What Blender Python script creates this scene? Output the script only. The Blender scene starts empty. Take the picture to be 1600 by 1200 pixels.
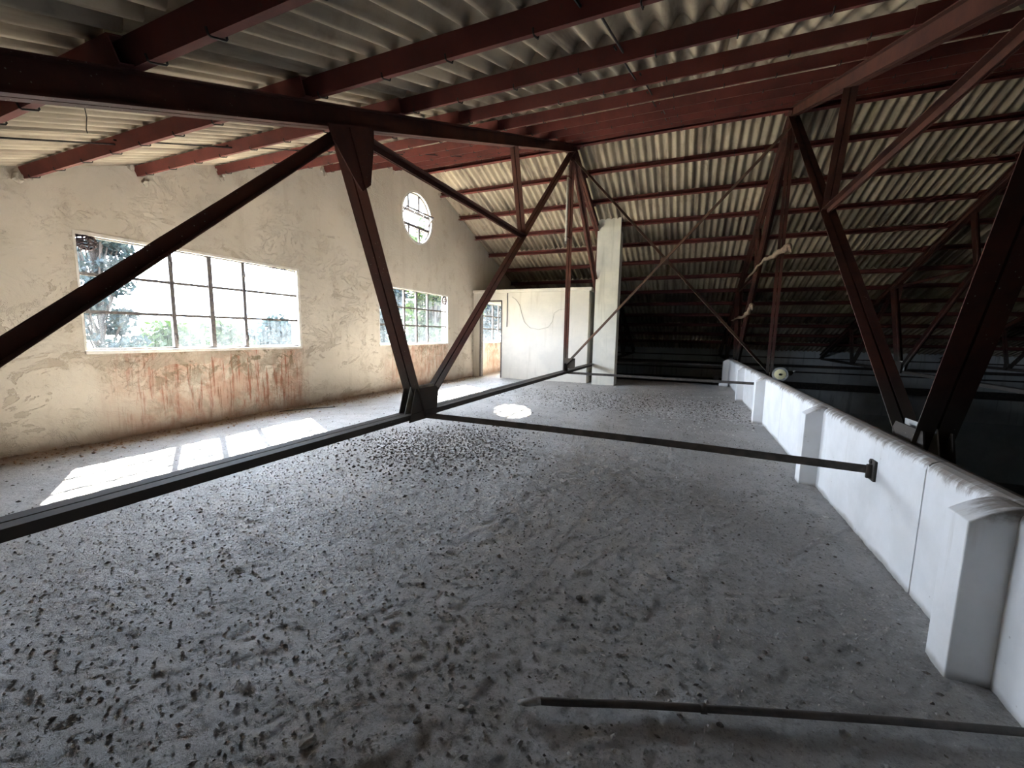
import bpy, bmesh, math, random
import numpy as np
from mathutils import Vector, Matrix

random.seed(7)
rng = np.random.default_rng(11)
scene = bpy.context.scene
COL = scene.collection

# ------------------------------------------------------------------ camera
CAM = Vector((6.98, 0.0, 1.5))
F_PX, YAW, PITCH, ROLL = 635.98, 0.403306, 0.121167, 0.0173814
_cy, _sy, _cp, _sp = math.cos(YAW), math.sin(YAW), math.cos(PITCH), math.sin(PITCH)
_fwd = Vector((-_sy * _cp, _cy * _cp, -_sp))
_right = Vector((_cy, _sy, 0.0))
_up = _right.cross(_fwd)
_r = _right * math.cos(ROLL) + _up * math.sin(ROLL)
_u = -_right * math.sin(ROLL) + _up * math.cos(ROLL)
cam_data = bpy.data.cameras.new("camera")
cam_data.sensor_fit = 'HORIZONTAL'
cam_data.sensor_width = 36.0
cam_data.lens = F_PX / 1600.0 * 36.0
cam_data.clip_start = 0.02
cam_data.clip_end = 400.0
cam = bpy.data.objects.new("camera", cam_data)
COL.objects.link(cam)
cam.matrix_world = Matrix(((_r.x, _u.x, -_fwd.x, CAM.x), (_r.y, _u.y, -_fwd.y, CAM.y),
                           (_r.z, _u.z, -_fwd.z, CAM.z), (0, 0, 0, 1)))
scene.camera = cam


def pix(px, py, axis, value):
    """photo pixel -> point on the plane axis = value"""
    d = _r * ((px - 800) / F_PX) - _u * ((py - 600) / F_PX) + _fwd
    return CAM + d * ((value - CAM[axis]) / d[axis])


# ------------------------------------------------------------------ light
world = bpy.data.worlds.new("sky")
scene.world = world
world.use_nodes = True
bg = world.node_tree.nodes["Background"]
bg.inputs[0].default_value = (0.71, 0.82, 1.0, 1)
bg.inputs[1].default_value = 3.0

sun_data = bpy.data.lights.new("sun_offscreen", 'SUN')
sun_data.energy = 16.0
sun_data.angle = 0.0093
sun_data.color = (1.0, 0.93, 0.82)
sun = bpy.data.objects.new("sun_offscreen", sun_data)
COL.objects.link(sun)
sun.rotation_euler = Vector((0.86, -0.49, -1.0)).to_track_quat('-Z', 'Y').to_euler()
sun.location = (-20, 20, 30)

WINS = [(2.62, 5.75), (8.00, 11.12), (13.42, 16.55)]
WZ0, WZ1 = 1.20, 2.65
RND = (9.60, 4.60, 0.675)


def portal(name, y, z, sy, sz, x=-0.27, ry=-math.pi / 2):
    ld = bpy.data.lights.new(name, 'AREA')
    ld.shape = 'RECTANGLE'
    ld.size, ld.size_y = sz, sy
    ld.cycles.is_portal = True
    o = bpy.data.objects.new(name, ld)
    COL.objects.link(o)
    o.location = (x, y, z)
    o.rotation_euler = (0, ry, 0)


for a, b in WINS:
    portal("window_sky_portal", (a + b) / 2, (WZ0 + WZ1) / 2, b - a, WZ1 - WZ0)
portal("window_sky_portal", RND[0], RND[1], 2 * RND[2], 2 * RND[2])

scene.view_settings.view_transform = 'Standard'
scene.view_settings.look = 'None'
scene.view_settings.gamma = 1.0
scene.view_settings.use_curve_mapping = False
scene.view_settings.exposure = 4.2
scene.cycles.max_bounces = 14
scene.cycles.diffuse_bounces = 8
scene.cycles.transparent_max_bounces = 16
scene.cycles.sample_clamp_indirect = 6.0

# ------------------------------------------------------------------ node helpers


class V:
    """tiny wrapper so that shader maths reads like maths"""
    def __init__(self, g, s):
        self.g, self.s = g, s

    def _m(self, op, *a, clamp=False):
        n = self.g.nt.nodes.new('ShaderNodeMath')
        n.operation = op
        n.use_clamp = clamp
        for i, x in enumerate((self,) + a):
            if isinstance(x, V):
                self.g.nt.links.new(x.s, n.inputs[i])
            else:
                n.inputs[i].default_value = x
        return V(self.g, n.outputs[0])

    def __add__(self, o): return self._m('ADD', o)
    __radd__ = __add__
    def __mul__(self, o): return self._m('MULTIPLY', o)
    __rmul__ = __mul__
    def __sub__(self, o): return self._m('SUBTRACT', o)
    def __rsub__(self, o): return self * -1.0 + o
    def abs(self): return self._m('ABSOLUTE')
    def pow(self, p): return self._m('POWER', p)
    def clamp(self): return self._m('ADD', 0.0, clamp=True)
    def max(self, o): return self._m('MAXIMUM', o)
    def min(self, o): return self._m('MINIMUM', o)

    def step(self, a, b):
        n = self.g.nt.nodes.new('ShaderNodeMapRange')
        n.interpolation_type = 'SMOOTHSTEP'
        self.g.nt.links.new(self.s, n.inputs[0])
        if a <= b:
            n.inputs[1].default_value, n.inputs[2].default_value = a, b
        else:
            n.inputs[1].default_value, n.inputs[2].default_value = b, a
            n.inputs[3].default_value, n.inputs[4].default_value = 1.0, 0.0
        return V(self.g, n.outputs[0])


class G:
    def __init__(self, name, rough=0.8, spec=0.3, metal=0.0):
        self.m = bpy.data.materials.new(name)
        self.m.use_nodes = True
        self.nt = self.m.node_tree
        self.b = self.nt.nodes["Principled BSDF"]
        self.b.inputs["Roughness"].default_value = rough
        self.b.inputs["Specular IOR Level"].default_value = spec
        self.b.inputs["Metallic"].default_value = metal
        geo = self.nt.nodes.new('ShaderNodeNewGeometry')
        self.pos = geo.outputs["Position"]
        sep = self.nt.nodes.new('ShaderNodeSeparateXYZ')
        self.nt.links.new(self.pos, sep.inputs[0])
        self.x, self.y, self.z = (V(self, sep.outputs[i]) for i in range(3))
        self.nrm = geo.outputs["Normal"]

    def rand(self):
        n = self.nt.nodes.new('ShaderNodeObjectInfo')
        return V(self, n.outputs["Random"])

    def _vec(self, scale, off=(0, 0, 0)):
        n = self.nt.nodes.new('ShaderNodeMapping')
        n.inputs["Scale"].default_value = scale
        n.inputs["Location"].default_value = off
        self.nt.links.new(self.pos, n.inputs["Vector"])
        return n.outputs[0]

    def noise(self, scale=1.0, detail=4.0, rough=0.55, stretch=(1, 1, 1), off=(0, 0, 0), dist=0.0):
        n = self.nt.nodes.new('ShaderNodeTexNoise')
        n.inputs["Scale"].default_value = scale
        n.inputs["Detail"].default_value = detail
        n.inputs["Roughness"].default_value = rough
        n.inputs["Distortion"].default_value = dist
        self.nt.links.new(self._vec(stretch, off), n.inputs["Vector"])
        return V(self, n.outputs[0])

    def voro(self, scale=1.0, feature='F1', stretch=(1, 1, 1), off=(0, 0, 0), out="Distance", rnd=1.0):
        n = self.nt.nodes.new('ShaderNodeTexVoronoi')
        n.feature = feature
        n.inputs["Scale"].default_value = scale
        n.inputs["Randomness"].default_value = rnd
        self.nt.links.new(self._vec(stretch, off), n.inputs["Vector"])
        return V(self, n.outputs[out])

    def mix(self, f, a, b):
        n = self.nt.nodes.new('ShaderNodeMix')
        n.data_type = 'RGBA'
        for sock, x in ((n.inputs[0], f), (n.inputs[6], a), (n.inputs[7], b)):
            if isinstance(x, V):
                self.nt.links.new(x.s, sock)
            elif isinstance(x, (tuple, list)):
                sock.default_value = (*x, 1)
            else:
                sock.default_value = x
        return V(self, n.outputs[2])

    def color(self, c):
        if isinstance(c, V):
            self.nt.links.new(c.s, self.b.inputs["Base Color"])
        else:
            self.b.inputs["Base Color"].default_value = (*c, 1)

    def rough(self, v):
        self.nt.links.new(v.s, self.b.inputs["Roughness"])

    def bump(self, h, strength=0.5, dist=0.02):
        n = self.nt.nodes.new('ShaderNodeBump')
        n.inputs["Strength"].default_value = strength
        n.inputs["Distance"].default_value = dist
        self.nt.links.new(h.s, n.inputs["Height"])
        self.nt.links.new(n.outputs[0], self.b.inputs["Normal"])


# ------------------------------------------------------------------ materials
def mat_gable():
    g = G("cream_plaster_peeling", 0.9, 0.15)
    big = g.noise(0.55, 3, 0.5)
    mid = g.noise(2.6, 6, 0.62)
    fine = g.noise(14, 5, 0.6)
    c = g.mix(big.step(0.35, 0.68), (0.63, 0.575, 0.50), (0.54, 0.495, 0.43))
    c = g.mix((mid.step(0.52, 0.72)) * 0.5, c, (0.44, 0.37, 0.29))
    soft = g.noise(1.0, 4, 0.55, (1, 3.5, 0.35))
    c = g.mix(soft.step(0.52, 0.75) * 0.35, c, (0.40, 0.34, 0.28))
    # flakes of lost paint: warped bands of noise
    warp = g.noise(1.5, 7, 0.68, (1, 1, 1.7), (3, 1, 2), 0.8)
    upper = g.z.step(2.2, 3.4) * 0.12 + 0.5
    peel = (warp - upper).step(0.075, 0.095)
    c = g.mix(peel * 0.75, c, (0.42, 0.365, 0.30))
    # damp and rust running down from each sill
    under = None
    for k, (a, b) in enumerate(WINS):
        w = 1.0 if k == 0 else 0.75
        m = g.y.step(a - 0.15, a + 0.9) * g.y.step(b + 0.25, b - 0.25) * w
        under = m if under is None else under.max(m)
    zone = under * g.z.step(1.22, 1.15)
    streak = g.noise(5.5, 5, 0.7, (1, 2.2, 0.22), (0, 2, 0))
    blot = g.noise(2.2, 6, 0.7, (1, 1.2, 1.0), (4, 0, 1), 0.5)
    c = g.mix(zone * blot.step(0.38, 0.60) * 0.85, c, (0.47, 0.30, 0.225))
    c = g.mix(zone * g.noise(1.4, 4, 0.6, off=(2, 2, 9)).step(0.40, 0.60) * 0.5, c, (0.52, 0.36, 0.28))
    c = g.mix(zone * streak.step(0.50, 0.64) * g.z.step(-0.1, 0.4) * 0.9, c, (0.34, 0.13, 0.085))
    thin = g.noise(16, 3, 0.6, (1, 2.2, 0.10), (7, 0, 0))
    c = g.mix(zone * thin.step(0.55, 0.66) * blot.step(0.35, 0.6) * 0.8, c, (0.22, 0.10, 0.06))
    moss = g.noise(4.5, 6, 0.75, (1, 1, 1), (9, 5, 0), 0.7)
    c = g.mix(zone * moss.step(0.47, 0.58) * (g.z.step(0.55, 1.1) * 0.7 + 0.3) * 0.85, c, (0.15, 0.13, 0.08))
    sillpatch = g.z.step(0.85, 1.0) * g.z.step(1.24, 1.14) * g.y.step(2.2, 2.5) * g.y.step(6.2, 5.6)
    lost = (sillpatch * 0.09 + warp).step(0.60, 0.615) * sillpatch.step(0.05, 0.2)
    c = g.mix(lost * 0.7, c, (0.40, 0.34, 0.275))
    # grime in the foot of the wall
    foot = (g.z + (mid - 0.5) * 0.35).step(0.22, 0.0)
    c = g.mix(foot * 0.65, c, (0.25, 0.165, 0.12))
    speck = g.voro(26).step(0.10, 0.04)
    c = g.mix(g.z.step(4.6, 3.0) * (warp - 0.5).abs().step(0.010, 0.0) * mid.step(0.44, 0.60) * 0.45, c, (0.34, 0.29, 0.235))
    c = g.mix(speck * mid.step(0.45, 0.6) * 0.6, c, (0.25, 0.2, 0.16))
    g.color(c)
    fold = (warp - 0.5).abs().step(0.016, 0.0) * g.noise(0.9, 3, 0.5, off=(8, 8, 8)).step(0.49, 0.60)
    curl = (g.noise(3.4, 6, 0.7, off=(1, 6, 2), dist=1.0) - 0.52).abs().step(0.02, 0.0) * mid.step(0.50, 0.60)
    h = fold * 0.40 + curl * 0.30 + mid * 0.4 + fine * 0.12 + big * 0.5 - peel * 0.28 - lost * 0.35 + warp * 0.55
    g.bump(h, 0.6, 0.06)
    return g.m


def mat_plaster(name, c0, c1, grime=(0.3, 0.26, 0.2), amt=0.5):
    g = G(name, 0.88, 0.15)
    mid = g.noise(1.6, 6, 0.62)
    drip = g.noise(4.0, 4, 0.6, (1.5, 1.5, 0.12))
    c = g.mix(mid.step(0.35, 0.65), c0, c1)
    c = g.mix(drip.step(0.54, 0.72) * amt, c, grime)
    g.color(c)
    g.bump(mid * 0.5 + g.noise(25, 4) * 0.1, 0.35, 0.03)
    return g.m


def mat_parapet():
    g = G("white_painted_concrete", 0.7, 0.3)
    mid = g.noise(2.5, 6, 0.62)
    brush = g.noise(9, 5, 0.7, (0.5, 2.5, 0.7))
    c = g.mix(mid.step(0.3, 0.7), (0.80, 0.80, 0.80), (0.71, 0.71, 0.70))
    top = (g.z + (brush - 0.5) * 0.16 + (mid - 0.5) * 0.12).step(0.755, 0.815)
    c = g.mix(top * 0.9, c, (0.20, 0.165, 0.135))
    drip = g.noise(6, 4, 0.65, (1, 3.0, 0.15), (2, 0, 0))
    c = g.mix(drip.step(0.58, 0.72) * g.z.step(0.1, 0.7) * 0.35, c, (0.5, 0.47, 0.42))
    spots = g.voro(14, off=(1, 2, 3)).step(0.10, 0.03) * mid.step(0.5, 0.62)
    c = g.mix(spots * 0.7, c, (0.2, 0.18, 0.15))
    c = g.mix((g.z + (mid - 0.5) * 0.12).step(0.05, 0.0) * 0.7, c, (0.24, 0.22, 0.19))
    g.color(c)
    g.bump(mid * 0.4 + g.noise(30, 4) * 0.12, 0.3, 0.02)
    return g.m


def mat_floor():
    g = G("dusty_concrete", 0.7, 0.4)
    big = g.noise(0.6, 4, 0.55)
    mid = g.noise(3.2, 7, 0.68)
    fine = g.noise(30, 6, 0.75)
    grain = g.noise(85, 4, 0.7, off=(4, 4, 0))
    c = g.mix(big.step(0.35, 0.65), (0.36, 0.345, 0.325), (0.47, 0.455, 0.435))
    c = g.mix(mid.step(0.45, 0.75) * 0.6, c, (0.25, 0.235, 0.215))
    c = g.mix(fine.step(0.50, 0.70) * 0.7, c, (0.17, 0.16, 0.145))
    c = g.mix(grain.step(0.54, 0.70) * 0.6, c, (0.15, 0.14, 0.13))
    c = g.mix(grain.step(0.42, 0.30) * 0.6, c, (0.62, 0.61, 0.59))
    pale = g.noise(1.1, 6, 0.7, (1.4, 0.9, 1), (5, 3, 0))
    c = g.mix(pale.step(0.54, 0.70) * fine.step(0.60, 0.40) * 0.45, c, (0.62, 0.61, 0.60))

    def spot(cx, cy, r0, r1):
        d = ((g.x - cx) * (g.x - cx) + (g.y - cy) * (g.y - cy)).pow(0.5)
        return d.step(r1, r0)
    # white spatter and dark crumbs round the bird roosts
    roost = spot(4.2, 4.6, 0.1, 1.35).max(spot(3.6, 4.4, 0.05, 0.8))
    band = g.y.step(7.6, 8.8) * g.y.step(11.4, 10.2) * g.x.step(3.2, 4.4)
    edge = g.x.step(7.5, 8.15) * g.y.step(1.2, 1.9) * g.noise(0.9, 3, 0.6, off=(1, 1, 0)).step(0.45, 0.6)
    sp = g.noise(13, 6, 0.75, off=(2, 8, 0))
    sp2 = g.noise(34, 4, 0.7, (1, 1.4, 1), (6, 1, 0))
    zone = roost.max(band * 0.7)
    white = (sp * 0.6 + sp2 * 0.4 + zone * 0.09).step(0.545, 0.605) * zone.step(0.02, 0.3)
    white = white.max((sp * 0.7 + sp2 * 0.3).step(0.56, 0.62) * edge * 0.8)
    dark = (g.noise(17, 6, 0.75, off=(0, 4, 0)) + zone * 0.10).step(0.55, 0.64) * zone.step(0.05, 0.4)
    c = g.mix(dark * 0.75, c, (0.085, 0.068, 0.057))
    c = g.mix(white * 0.85, c, (0.72, 0.71, 0.69))
    # brick-red crumbs swept against the gable wall
    foot = (g.x + (mid - 0.5) * 0.5).step(0.55, 0.05)
    c = g.mix(foot * 0.7, c, (0.24, 0.15, 0.11))
    g.color(c)
    g.rough(mid * 0.35 + 0.42)
    g.bump(mid * 0.5 + fine * 0.5 + grain * 0.25, 1.0, 0.05)
    return g.m


def mat_sheet():
    g = G("fibre_cement_sheet", 0.9, 0.15)
    r = g.rand()
    along = g.noise(3.6, 5, 0.65, (1.55, 0.13, 0.13))
    mid = g.noise(3.0, 6, 0.65)
    c = g.mix(r, (0.50, 0.42, 0.315), (0.36, 0.31, 0.24))
    c = g.mix(along.step(0.48, 0.66) * 0.7, c, (0.13, 0.095, 0.08))
    c = g.mix(g.noise(2.2, 4, 0.6, (1.2, 0.1, 0.1), (9, 2, 0)).step(0.56, 0.70) * g.x.step(6.0, 11.0) * 0.55, c, (0.23, 0.235, 0.12))
    c = g.mix(mid.step(0.5, 0.75) * 0.6, c, (0.20, 0.165, 0.13))
    g.color(c)
    g.bump(mid * 0.5 + g.noise(40, 3) * 0.15, 0.3, 0.01)
    return g.m


def mat_steel(name, c0, c1, low=True):
    g = G(name, 0.78, 0.15)
    mid = g.noise(2.2, 6, 0.65)
    fine = g.noise(26, 5, 0.7)
    c = g.mix(mid.step(0.35, 0.68), c0, c1)
    c = g.mix(fine.step(0.56, 0.72) * 0.55, c, (0.07, 0.045, 0.038))
    if low:
        c = g.mix((g.z + (mid - 0.5) * 0.5).step(1.35, 0.95) * 0.85, c, (0.075, 0.07, 0.06))
        drop = g.voro(30, off=(3, 3, 3)).step(0.12, 0.05) * g.noise(2.0, 3).step(0.5, 0.6) * g.z.step(4.0, 1.5)
        c = g.mix(drop * 0.8, c, (0.5, 0.48, 0.42))
    g.color(c)
    g.bump(fine * 0.4 + mid * 0.3, 0.3, 0.008)
    return g.m


def mat_flat(name, c0, c1, scale=8.0, rough=0.8, spec=0.25, bump=0.3, metal=0.0):
    g = G(name, rough, spec, metal)
    n = g.noise(scale, 5, 0.6)
    g.color(g.mix(n.step(0.35, 0.65), c0, c1))
    if bump:
        g.bump(n, bump, 0.01)
    return g.m


def mat_glass(name, haze, lo, hi):
    m = bpy.data.materials.new(name)
    m.use_nodes = True
    nt = m.node_tree
    nt.nodes.clear()
    g = G.__new__(G)
    g.m, g.nt = m, nt
    geo = nt.nodes.new('ShaderNodeNewGeometry')
    g.pos = geo.outputs["Position"]
    sep = nt.nodes.new('ShaderNodeSeparateXYZ')
    nt.links.new(g.pos, sep.inputs[0])
    g.z = V(g, sep.outputs[2])
    streak = g.noise(7, 5, 0.7, (1, 2.4, 0.14))
    cloud = g.noise(3.5, 5, 0.65, off=(2, 4, 1))
    dirt = (streak * 0.6 + cloud * 0.4 + g.z.step(2.0, 1.2) * 0.10).step(lo, hi) * haze + 0.0005
    out = nt.nodes.new('ShaderNodeOutputMaterial')
    tr = nt.nodes.new('ShaderNodeBsdfTransparent')
    tr.inputs[0].default_value = (0.96, 0.97, 0.97, 1)
    tl = nt.nodes.new('ShaderNodeBsdfTranslucent')
    tl.inputs[0].default_value = (0.70, 0.80, 0.88, 1)
    gl = nt.nodes.new('ShaderNodeBsdfGlossy')
    gl.inputs["Roughness"].default_value = 0.05
    mx = nt.nodes.new('ShaderNodeMixShader')
    nt.links.new(dirt.s, mx.inputs[0])
    nt.links.new(tr.outputs[0], mx.inputs[1])
    nt.links.new(tl.outputs[0], mx.inputs[2])
    mx2 = nt.nodes.new('ShaderNodeMixShader')
    mx2.inputs[0].default_value = 0.04
    nt.links.new(mx.outputs[0], mx2.inputs[1])
    nt.links.new(gl.outputs[0], mx2.inputs[2])
    nt.links.new(mx2.outputs[0], out.inputs[0])
    return m


def mat_leaf(name, c0, c1):
    g = G(name, 0.6, 0.2)
    n = g.noise(1.3, 3, 0.6)
    col = g.mix(n.step(0.35, 0.65), c0, c1)
    g.color(col)
    nt = g.nt
    tl = nt.nodes.new('ShaderNodeBsdfTranslucent')
    nt.links.new(col.s, tl.inputs[0])
    mx = nt.nodes.new('ShaderNodeMixShader')
    mx.inputs[0].default_value = 0.35
    nt.links.new(g.b.outputs[0], mx.inputs[1])
    nt.links.new(tl.outputs[0], mx.inputs[2])
    nt.links.new(mx.outputs[0], nt.nodes["Material Output"].inputs[0])
    return g.m


M = dict(
    gable=mat_gable(),
    part=mat_plaster("off_white_plaster", (0.63, 0.59, 0.52), (0.56, 0.53, 0.475), (0.42, 0.38, 0.31), 0.4),
    colm=mat_plaster("column_plaster", (0.70, 0.67, 0.58), (0.60, 0.58, 0.51), (0.42, 0.40, 0.33), 0.45),
    parapet=mat_parapet(), floor=mat_floor(), sheet=mat_sheet(),
    steel=mat_steel("red_oxide_steel", (0.105, 0.040, 0.029), (0.062, 0.029, 0.025)),
    purlin=mat_steel("purlin_red_steel", (0.15, 0.043, 0.037), (0.095, 0.034, 0.031), False),
    brace=mat_steel("brace_steel", (0.17, 0.10, 0.07), (0.11, 0.075, 0.06)),
    tie=mat_flat("dark_tie_steel", (0.055, 0.048, 0.042), (0.09, 0.075, 0.065), 12, 0.7),
    iron=mat_flat("window_iron", (0.09, 0.085, 0.09), (0.16, 0.14, 0.13), 20, 0.7),
    hook=mat_flat("black_hook_iron", (0.02, 0.018, 0.018), (0.04, 0.03, 0.03), 30, 0.6),
    trim=mat_flat("white_window_trim", (0.72, 0.70, 0.66), (0.60, 0.57, 0.52), 9, 0.8),
    hall=mat_plaster("hall_wall_plaster", (0.66, 0.68, 0.67), (0.56, 0.58, 0.58), (0.2, 0.2, 0.2), 0.5),
    hall_lower=mat_flat("hall_lower_grey", (0.50, 0.53, 0.54), (0.44, 0.47, 0.48), 2, 0.8),
    lower=mat_flat("lower_floor_concrete", (0.16, 0.16, 0.155), (0.11, 0.11, 0.11), 2, 0.8),
    slab=mat_flat("slab_concrete", (0.28, 0.27, 0.25), (0.2, 0.19, 0.18), 3, 0.9),
    glass=mat_glass("old_window_glass", 0.004, 0.46, 0.66),
    dirty=mat_glass("grimy_window_glass", 0.0065, 0.40, 0.62),
    clod=mat_flat("dark_clod", (0.085, 0.072, 0.062), (0.17, 0.15, 0.13), 40, 0.95),
    greyclod=mat_flat("grey_clod", (0.24, 0.23, 0.21), (0.40, 0.38, 0.36), 40, 0.95),
    chip=mat_flat("white_chip", (0.62, 0.61, 0.58), (0.45, 0.44, 0.42), 40, 0.9),
    mortar=mat_flat("old_mortar", (0.58, 0.53, 0.45), (0.40, 0.36, 0.30), 25, 0.95),
    rag=mat_flat("dried_rag", (0.34, 0.24, 0.17), (0.22, 0.15, 0.11), 18, 0.9),
    nest=mat_flat("dark_nest_paper", (0.05, 0.035, 0.04), (0.11, 0.08, 0.085), 22, 0.9),
    pipe=mat_flat("pale_conduit", (0.48, 0.46, 0.40), (0.36, 0.34, 0.29), 14, 0.6),
    lamp=mat_flat("lamp_grey_shell", (0.34, 0.34, 0.32), (0.24, 0.24, 0.23), 14, 0.45, 0.5),
    face=mat_flat("lamp_cream_face", (0.75, 0.70, 0.42), (0.66, 0.62, 0.38), 10, 0.4, 0.5),
    black=mat_flat("black_rubber", (0.02, 0.02, 0.02), (0.03, 0.03, 0.03), 10, 0.7),
    bark=mat_flat("tree_bark", (0.010, 0.008, 0.007), (0.018, 0.014, 0.012), 6, 0.95),
    leaf=mat_leaf("green_leaf", (0.0065, 0.014, 0.0025), (0.012, 0.020, 0.004)),
    leafb=mat_leaf("blue_green_leaf", (0.004, 0.009, 0.0105), (0.0075, 0.014, 0.015)),
    ground=mat_flat("grass_ground", (0.22, 0.20, 0.15), (0.17, 0.17, 0.11), 1.0, 0.95),
    zinc=mat_flat("zinc_plate", (0.50, 0.50, 0.47), (0.33, 0.33, 0.31), 12, 0.55, 0.5),
)

# ------------------------------------------------------------------ mesh helpers


def link(name, me, mat=None, parent=None, loc=None):
    o = bpy.data.objects.new(name, me)
    COL.objects.link(o)
    if mat is not None and me is not None and not me.materials:
        me.materials.append(mat)
    if parent is not None:
        o.parent = parent
    if loc is not None:
        o.location = loc
    return o


def tag(o, label=None, cat=None, group=None, kind=None):
    if label: o["label"] = label
    if cat: o["category"] = cat
    if group: o["group"] = group
    if kind: o["kind"] = kind
    return o


def empty(name, loc=(0, 0, 0), **k):
    o = bpy.data.objects.new(name, None)
    o.empty_display_size = 0.1
    COL.objects.link(o)
    o.location = loc
    return tag(o, **k)


def mesh(name, verts, faces, smooth=False):
    me = bpy.data.meshes.new(name)
    me.from_pydata([tuple(v) for v in verts], [], faces)
    if smooth:
        me.polygons.foreach_set("use_smooth", [True] * len(me.polygons))
    me.update()
    return me


class MB:
    def __init__(self):
        self.v, self.f = [], []

    def add(self, v, f):
        n = len(self.v)
        self.v += [tuple(p) for p in v]
        self.f += [tuple(i + n for i in q) for q in f]
        return self

    def box(self, a, b):
        x0, y0, z0 = a
        x1, y1, z1 = b
        return self.add([(x0, y0, z0), (x1, y0, z0), (x1, y1, z0), (x0, y1, z0),
                         (x0, y0, z1), (x1, y0, z1), (x1, y1, z1), (x0, y1, z1)],
                        [(0, 3, 2, 1), (4, 5, 6, 7), (0, 1, 5, 4), (1, 2, 6, 5), (2, 3, 7, 6), (3, 0, 4, 7)])

    def sweep(self, prof, p0, p1, u, v):
        """closed 2d profile [(a,b)] in the (u,v) frame pushed from p0 to p1"""
        p0, p1, u, v = Vector(p0), Vector(p1), Vector(u), Vector(v)
        n = len(prof)
        vs = [p + u * a + v * b for p in (p0, p1) for a, b in prof]
        fs = [(i, (i + 1) % n, n + (i + 1) % n, n + i) for i in range(n)]
        fs += [tuple(range(n - 1, -1, -1)), tuple(range(n, 2 * n))]
        return self.add(vs, fs)

    def tube(self, pts, r, n=8, caps=True):
        pts = [Vector(p) for p in pts]
        rr = r if isinstance(r, (list, tuple)) else [r] * len(pts)
        rings = []
        for i, p in enumerate(pts):
            d = (pts[min(i + 1, len(pts) - 1)] - pts[max(i - 1, 0)]).normalized()
            a = d.orthogonal().normalized() if i == 0 else (pa - d * pa.dot(d)).normalized()
            pa = a
            b = d.cross(a)
            rings.append([p + (a * math.cos(t) + b * math.sin(t)) * rr[i]
                          for t in (2 * math.pi * k / n for k in range(n))])
        vs = [q for g in rings for q in g]
        fs = []
        for i in range(len(pts) - 1):
            for k in range(n):
                fs.append((i * n + k, i * n + (k + 1) % n, (i + 1) * n + (k + 1) % n, (i + 1) * n + k))
        if caps:
            fs += [tuple(range(n - 1, -1, -1)), tuple(range((len(pts) - 1) * n, len(pts) * n))]
        return self.add(vs, fs)

    def build(self, name, mat, parent=None, smooth=False):
        me = mesh(name, self.v, self.f, smooth)
        bm = bmesh.new()
        bm.from_mesh(me)
        bmesh.ops.recalc_face_normals(bm, faces=bm.faces)
        bm.to_mesh(me)
        bm.free()
        return link(name, me, mat, parent)


def bevel(o, w, seg=2):
    m = o.modifiers.new("soft_edges", 'BEVEL')
    m.width, m.segments, m.limit_method = w, seg, 'ANGLE'
    m.angle_limit = math.radians(40)
    return o


def angle_profile(w, h, t, gap, side=1):
    """one angle iron: leg of height h along u, flange w along v; side = +1/-1"""
    s, g = side, gap / 2
    return [(0, s * g), (h, s * g), (h, s * (g + t)), (t, s * (g + t)), (t, s * (g + w)), (0, s * (g + w))]


def fbm2(x, y, base, octv, seed, gain=0.5):
    r = np.random.default_rng(seed)
    tab = r.random((256, 256))
    out = np.zeros_like(x)
    amp, fr, tot = 1.0, base, 0.0
    for k in range(octv):
        u, w = x * fr + 37.1 * k, y * fr + 11.7 * k
        i, j = np.floor(u).astype(int), np.floor(w).astype(int)
        a, b = u - i, w - j
        a, b = a * a * (3 - 2 * a), b * b * (3 - 2 * b)
        t = lambda p, q: tab[p % 256, q % 256]
        out += amp * ((t(i, j) * (1 - a) + t(i + 1, j) * a) * (1 - b) + (t(i, j + 1) * (1 - a) + t(i + 1, j + 1) * a) * b)
        tot += amp
        amp *= gain
        fr *= 2.03
    return out / tot - 0.5


# ------------------------------------------------------------------ key dimensions (metres)
YR = 9.68                      # ridge
SL = 0.366                     # roof slope
ANG = math.atan(SL)
CA, SA = math.cos(ANG), math.sin(ANG)
CH_D, PU_D = 0.16, 0.12        # depth of truss top chord and purlin
ZR = 5.69                      # underside of the top chord at the ridge
Y_NEAR, Y_FAR = -4.3, 23.55
X_END = 25.7
Z_LOW = -4.4
XT = [4.27, 8.55, 12.83, 17.11, 21.39]
XP = 8.29                      # inner face of the parapet
Y_FLOOR_END = 14.6


def zc(y): return ZR - SL * abs(y - YR)                     # underside of chord
def zp(y): return zc(y) + CH_D / CA                         # underside of purlins
def zs(y): return zp(y) + (PU_D + 0.037) / CA               # middle of the sheets


# ------------------------------------------------------------------ floor
def seg(a, b, s): return list(np.arange(a, b - 1e-6, s))


xs = np.array(seg(0, 3.6, 0.05) + seg(3.6, XP, 0.0165) + [XP + 0.02])
ys = np.array(seg(-4.3, 0.2, 0.15) + seg(0.2, 5.2, 0.0165) + seg(5.2, Y_FLOOR_END, 0.05) + [Y_FLOOR_END])
GX, GY = np.meshgrid(xs, ys)


def floor_h(x, y):
    x, y = np.asarray(x, float), np.asarray(y, float)
    h = 0.010 * fbm2(x, y, 0.8, 3, 1) + 0.011 * fbm2(x, y, 5.0, 3, 2)
    rough = np.clip(fbm2(x, y, 0.9, 3, 5) * 2.2 + 0.8, 0.45, 1.4)
    h += 0.017 * rough * fbm2(x, y, 13.0, 3, 3, 0.7) + 0.016 * fbm2(x, y, 27.0, 2, 4, 0.7)
    lump = np.clip(fbm2(x, y, 9.0, 2, 8) - 0.17, 0, 1)
    h += 0.04 * lump * rough
    h += 0.05 * np.exp(-x / 0.16) * np.clip(fbm2(x, y, 3.0, 4, 9) + 0.35, 0, 1)
    return h - 0.004


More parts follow.
